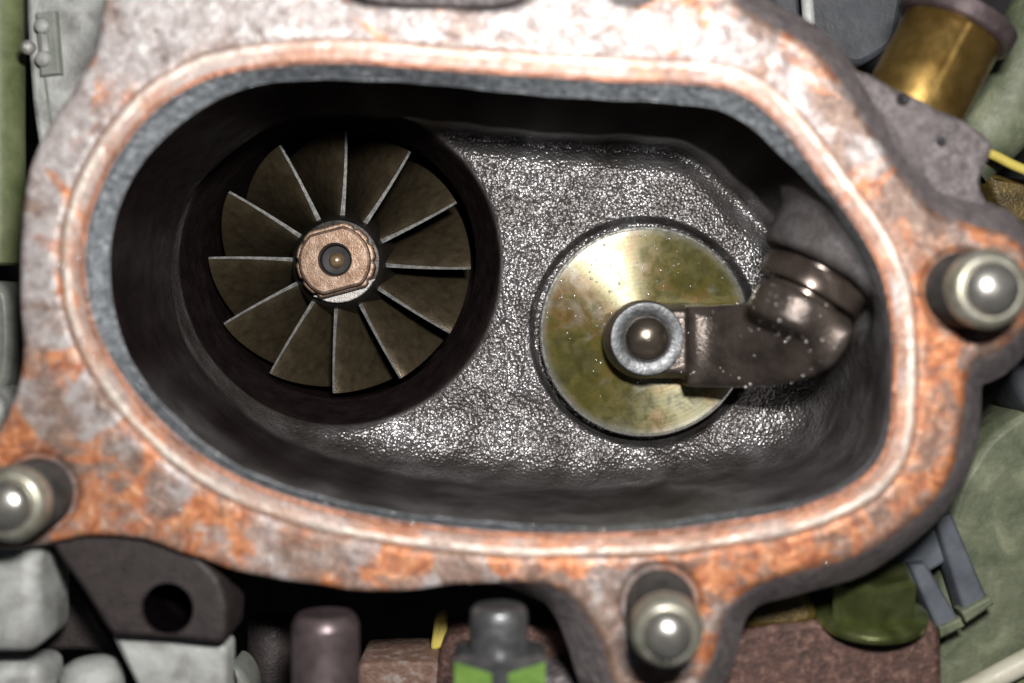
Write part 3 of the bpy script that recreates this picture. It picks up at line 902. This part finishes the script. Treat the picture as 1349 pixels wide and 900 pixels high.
# painted nut on its bolt
nutz = .2
nc = PV(659, 850, nutz); k = (CAMZ - nutz) / CAMZ / 100
gn = empty('painted_nut', nc); tag(gn, 'green-painted hex nut on a grey bolt end at the bottom', 'nut')
def hexprism(c, axis, across, length, roll, chamf=.06):
    bm = bmesh.new()
    x, y, z_ = frame(axis)
    rings = []
    for r_, h_ in ((.86, 0), (1.0, chamf), (1.0, length)):
        rings.append([bm.verts.new(Vector(c) + z_ * h_ + (x * math.cos(roll + i * math.pi / 3) + y * math.sin(roll + i * math.pi / 3)) * across * r_) for i in range(6)])
    for a, b in zip(rings, rings[1:]):
        for i in range(6): bm.faces.new((a[i], a[(i + 1) % 6], b[(i + 1) % 6], b[i]))
    bm.faces.new(rings[0]); bm.faces.new(rings[-1])
    ed = [e for e in bm.edges if abs((e.verts[0].co - e.verts[1].co).normalized().dot(z_)) > .95]
    bmesh.ops.bevel(bm, geom=ed, offset=.02, segments=2, affect='EDGES')
    return bm
x_, y_, z__ = frame((0, -1, 0))
# roll so that one corner faces the camera
roll = math.atan2(y_.z, x_.z)
bm = hexprism(nc + Vector((0, -.04, 0)), (0, -1, 0), 60 * k / .866, 1.4, roll)
part('nut_body', bm, M['steel'], gn, 25)
# the painted faces: thin coats on the two camera-side flats
for sgn in (-1, 1):
    R_ = 60 * k / .866 + .006
    a0 = roll; a1 = roll + sgn * math.pi / 3
    def cp(a): return nc + (x_ * math.cos(a) + y_ * math.sin(a)) * R_
    c0, c1 = cp(a0), cp(a1)
    q0, q1 = c0.lerp(c1, .17), c0.lerp(c1, .96)
    bm = bmesh.new()
    out = ((c0 + c1) / 2 - nc).normalized() * .008
    vs = []
    for off in (Vector(), out):
        vs.append([bm.verts.new(q + off + Vector((0, -dy, 0))) for q, dy in ((q0, .19), (q1, .12), (q1, 1.3), (q0, 1.3))])
    bm.faces.new(vs[0][::-1]); bm.faces.new(vs[1])
    for i in range(4): bm.faces.new((vs[0][i], vs[0][(i + 1) % 4], vs[1][(i + 1) % 4], vs[1][i]))
    part('paint_coat', bm, M['green_paint'], gn)
r = 39 * k
bc = PV(657, 797, nutz)
prof = [(r * .80, 0), (r * .93, .04), (r * .97, .08)]
hh = .14
while hh < .6: prof += [(r * .975, hh), (r, hh + .03)]; hh += .06
prof.append((r, .8))
part('bolt_end', lathe(prof, bc, (0, -1, 0), 48), M['steel'], gn, 60)

# --- lower right: rusty block, plated bolt, clip, green casting
bm = prism_px([(925, 970), (930, 900), (945, 862), (975, 835), (1020, 822), (1080, 818), (1160, 816), (1222, 812), (1238, 822), (1242, 860), (1242, 970)], -1.9, 1.8, 110, .10)
thing('rusty_block', bm, M['rust'], 'rust-brown block in the lower right under the plated bolt', 'block')
bm = prism_px([(972, 832), (978, 802), (1005, 778), (1035, 762), (1058, 762), (1075, 790), (1085, 826), (1030, 836)], -1.95, 1.2, 80, .16)
thing('golden_casting', bm, M['gold_brown'], 'golden brown varnished lump left of the plated bolt', 'casting')
bz = -2.15
bcn = PV(1146, 806, bz); kb = (CAMZ - bz) / CAMZ / 100
pb = empty('plated_bolt', bcn); tag(pb, 'yellow-green plated hex flange bolt on the rusty block', 'bolt')
bax = Vector((-.03, .97, .22)).normalized()
fx, fy, fz = frame(-bax)
bm = hexprism(bcn + bax * .66, -bax, 60 * kb, .66, math.atan2(fy.z, fx.z) + .12, .07)
part('hex_head', bm, M['yellow_plate'], pb, 25)
part('flange_washer', lathe([(.74, -.14), (.83, -.10), (.84, -.02), (.80, .03), (.66, .07)], bcn, bax, 56), M['yellow_plate'], pb)

cl = empty('connector_clip', PV(1240, 760, -2.7)); tag(cl, 'blue-grey plastic connector clip with two prongs, lower right', 'clip')
part('clip_body', prism_px([(1165, 735), (1200, 700), (1240, 672), (1262, 690), (1250, 740), (1215, 760), (1185, 765)], -2.75, .5, 60, .06), M['clip'], cl)
part('prong', prism_px([(1232, 684), (1254, 676), (1300, 785), (1272, 812)], -2.5, .5, 4, .05, smooth=False), M['clip'], cl)
part('prong', prism_px([(1198, 745), (1220, 742), (1266, 820), (1238, 836)], -2.5, .5, 4, .05, smooth=False), M['clip'], cl)
part('end_tab', prism_px([(1266, 806), (1304, 785), (1311, 797), (1274, 822)], -2.42, .3, 4, .05, smooth=False), M['green_cast'], cl)
part('end_tab', prism_px([(1236, 826), (1266, 814), (1272, 826), (1240, 842)], -2.45, .3, 4, .04, smooth=False), M['green_cast'], cl)

gz_ = -3.2
bm = prism_px([(1440, 500), (1350, 540), (1300, 578), (1262, 640), (1240, 720), (1238, 800), (1230, 970), (1440, 970)], gz_, 2.0, 120, .12)
gc = thing('green_casting', bm, M['green_cast'], 'large mottled grey-green casting along the lower right edge', 'casting')
a = PV(1255, 922, -2.8); b = PV(1420, 835, -2.8); L = (b - a).length
thing('cream_hose', lathe([(.1, 0), (.17, .03), (.18, L * .5), (.17, L - .03), (.1, L)], a, b - a, 28), M['pale_hose'],
      'thin cream hose crossing the bottom right corner', 'hose')
bm = prism_px([(1300, 905), (1440, 850), (1440, 970), (1290, 970)], -2.95, .3, 50, .08)
thing('olive_plate', bm, M['green_pipe'], 'olive plate below the cream hose in the corner', 'plate')

# --- right edge: dark casting behind the right stud
bm = prism_px([(1318, 470), (1440, 440), (1440, 560), (1356, 548), (1335, 510)], -2.9, 1.2, 60, .12)
thing('blue_grey_casting', bm, M['dark_blue'], 'dark blue-grey casting at the right edge below the right stud', 'casting')

# --- upper right: brass cylinder, hose, wire
bz = -1.75
ax = Vector((.47, .88, 0)).normalized()
base = PV(1205, 135, bz)
bp = empty('brass_fitting', base); tag(bp, 'tarnished brass cylinder with a dark cap behind the side bracket', 'fitting')
part('barrel', lathe([(.70, -.6), (.73, -.5), (.73, 1.14), (.70, 1.18)], base, ax, 64), M['brass'], bp)
part('cap', lathe([(.80, 1.16), (.86, 1.19), (.86, 1.42), (.80, 1.46), (.4, 1.47)], base, ax, 64), M['purple_steel'], bp)
a = PV(1290, 215, -3.4); b = PV(1440, 60, -3.4)
pts = [PV(1262, 205, -3.6), PV(1320, 150, -3.4), PV(1350, 90, -3.3), PV(1380, 20, -3.3)]
def tube(pts, r, seg=24, n=30):
    bm = bmesh.new()
    P_ = [Vector(p) for p in pts]
    P_ = [P_[0] * 2 - P_[1]] + P_ + [P_[-1] * 2 - P_[-2]]
    path = []
    for i in range(1, len(P_) - 2):
        p0, p1, p2, p3 = P_[i - 1:i + 3]
        for j in range(n // (len(P_) - 3)):
            t_ = j / (n // (len(P_) - 3))
            path.append(.5 * ((2 * p1) + (-p0 + p2) * t_ + (2 * p0 - 5 * p1 + 4 * p2 - p3) * t_ ** 2 + (-p0 + 3 * p1 - 3 * p2 + p3) * t_ ** 3))
    path.append(P_[-2])
    rings = []
    for i, p in enumerate(path):
        d_ = (path[min(i + 1, len(path) - 1)] - path[max(i - 1, 0)]).normalized()
        u = Vector((0, 0, 1)).cross(d_).normalized(); w = d_.cross(u)
        rings.append([bm.verts.new(p + (u * math.cos(2 * math.pi * s / seg) + w * math.sin(2 * math.pi * s / seg)) * r) for s in range(seg)])
    for a_, b_ in zip(rings, rings[1:]):
        for s in range(seg): bm.faces.new((a_[s], a_[(s + 1) % seg], b_[(s + 1) % seg], b_[s]))
    bm.faces.new(rings[0][::-1]); bm.faces.new(rings[-1])
    return bm
thing('grey_green_hose', tube(pts, .62, 36), M['green_cast'], 'thick grey-green hose right of the brass cylinder', 'hose')
thing('yellow_wire', tube([PV(1270, 190, -2.6), PV(1310, 205, -2.6), PV(1345, 222, -2.6), PV(1420, 250, -2.7)], .075, 16), M['yellow'], 'thin yellow wire below the grey-green hose', 'wire')
bm = prism_px([(1300, 225), (1345, 236), (1440, 240), (1440, 300), (1345, 300), (1310, 270)], -3.3, .8, 50, .1)
thing('dark_olive_block', bm, M['gold_brown'], 'dark olive block under the yellow wire at the right edge', 'block')
bm = prism_px([(1010, -60), (1020, 30), (1060, 55), (1130, 90), (1180, 60), (1200, -60)], -4.4, .8, 50, .1)
thing('dark_backing_casting', bm, M['dark_blue'], 'dark blue-grey casting left of the brass cylinder', 'casting')
a = PV(1062, -20, -3.6); b = PV(1066, 36, -3.6); L = (b - a).length
thing('pale_pin', lathe([(.08, 0), (.10, .03), (.10, L - .05), (.06, L)], a, b - a, 20), M['alu'], 'thin pale pin in the dark area left of the brass cylinder', 'pin')
a = PV(1090, 20, -3.2); b = PV(1165, 120, -3.2); L = (b - a).length
thing('brown_rod', lathe([(.07, 0), (.09, .03), (.09, L - .05), (.06, L)], PV(1075, 75, -2.4), PV(1140, 105, -2.4) - PV(1075, 75, -2.4), 20), M['gold_brown'], 'thin golden brown rod tucked behind the side bracket edge', 'rod')
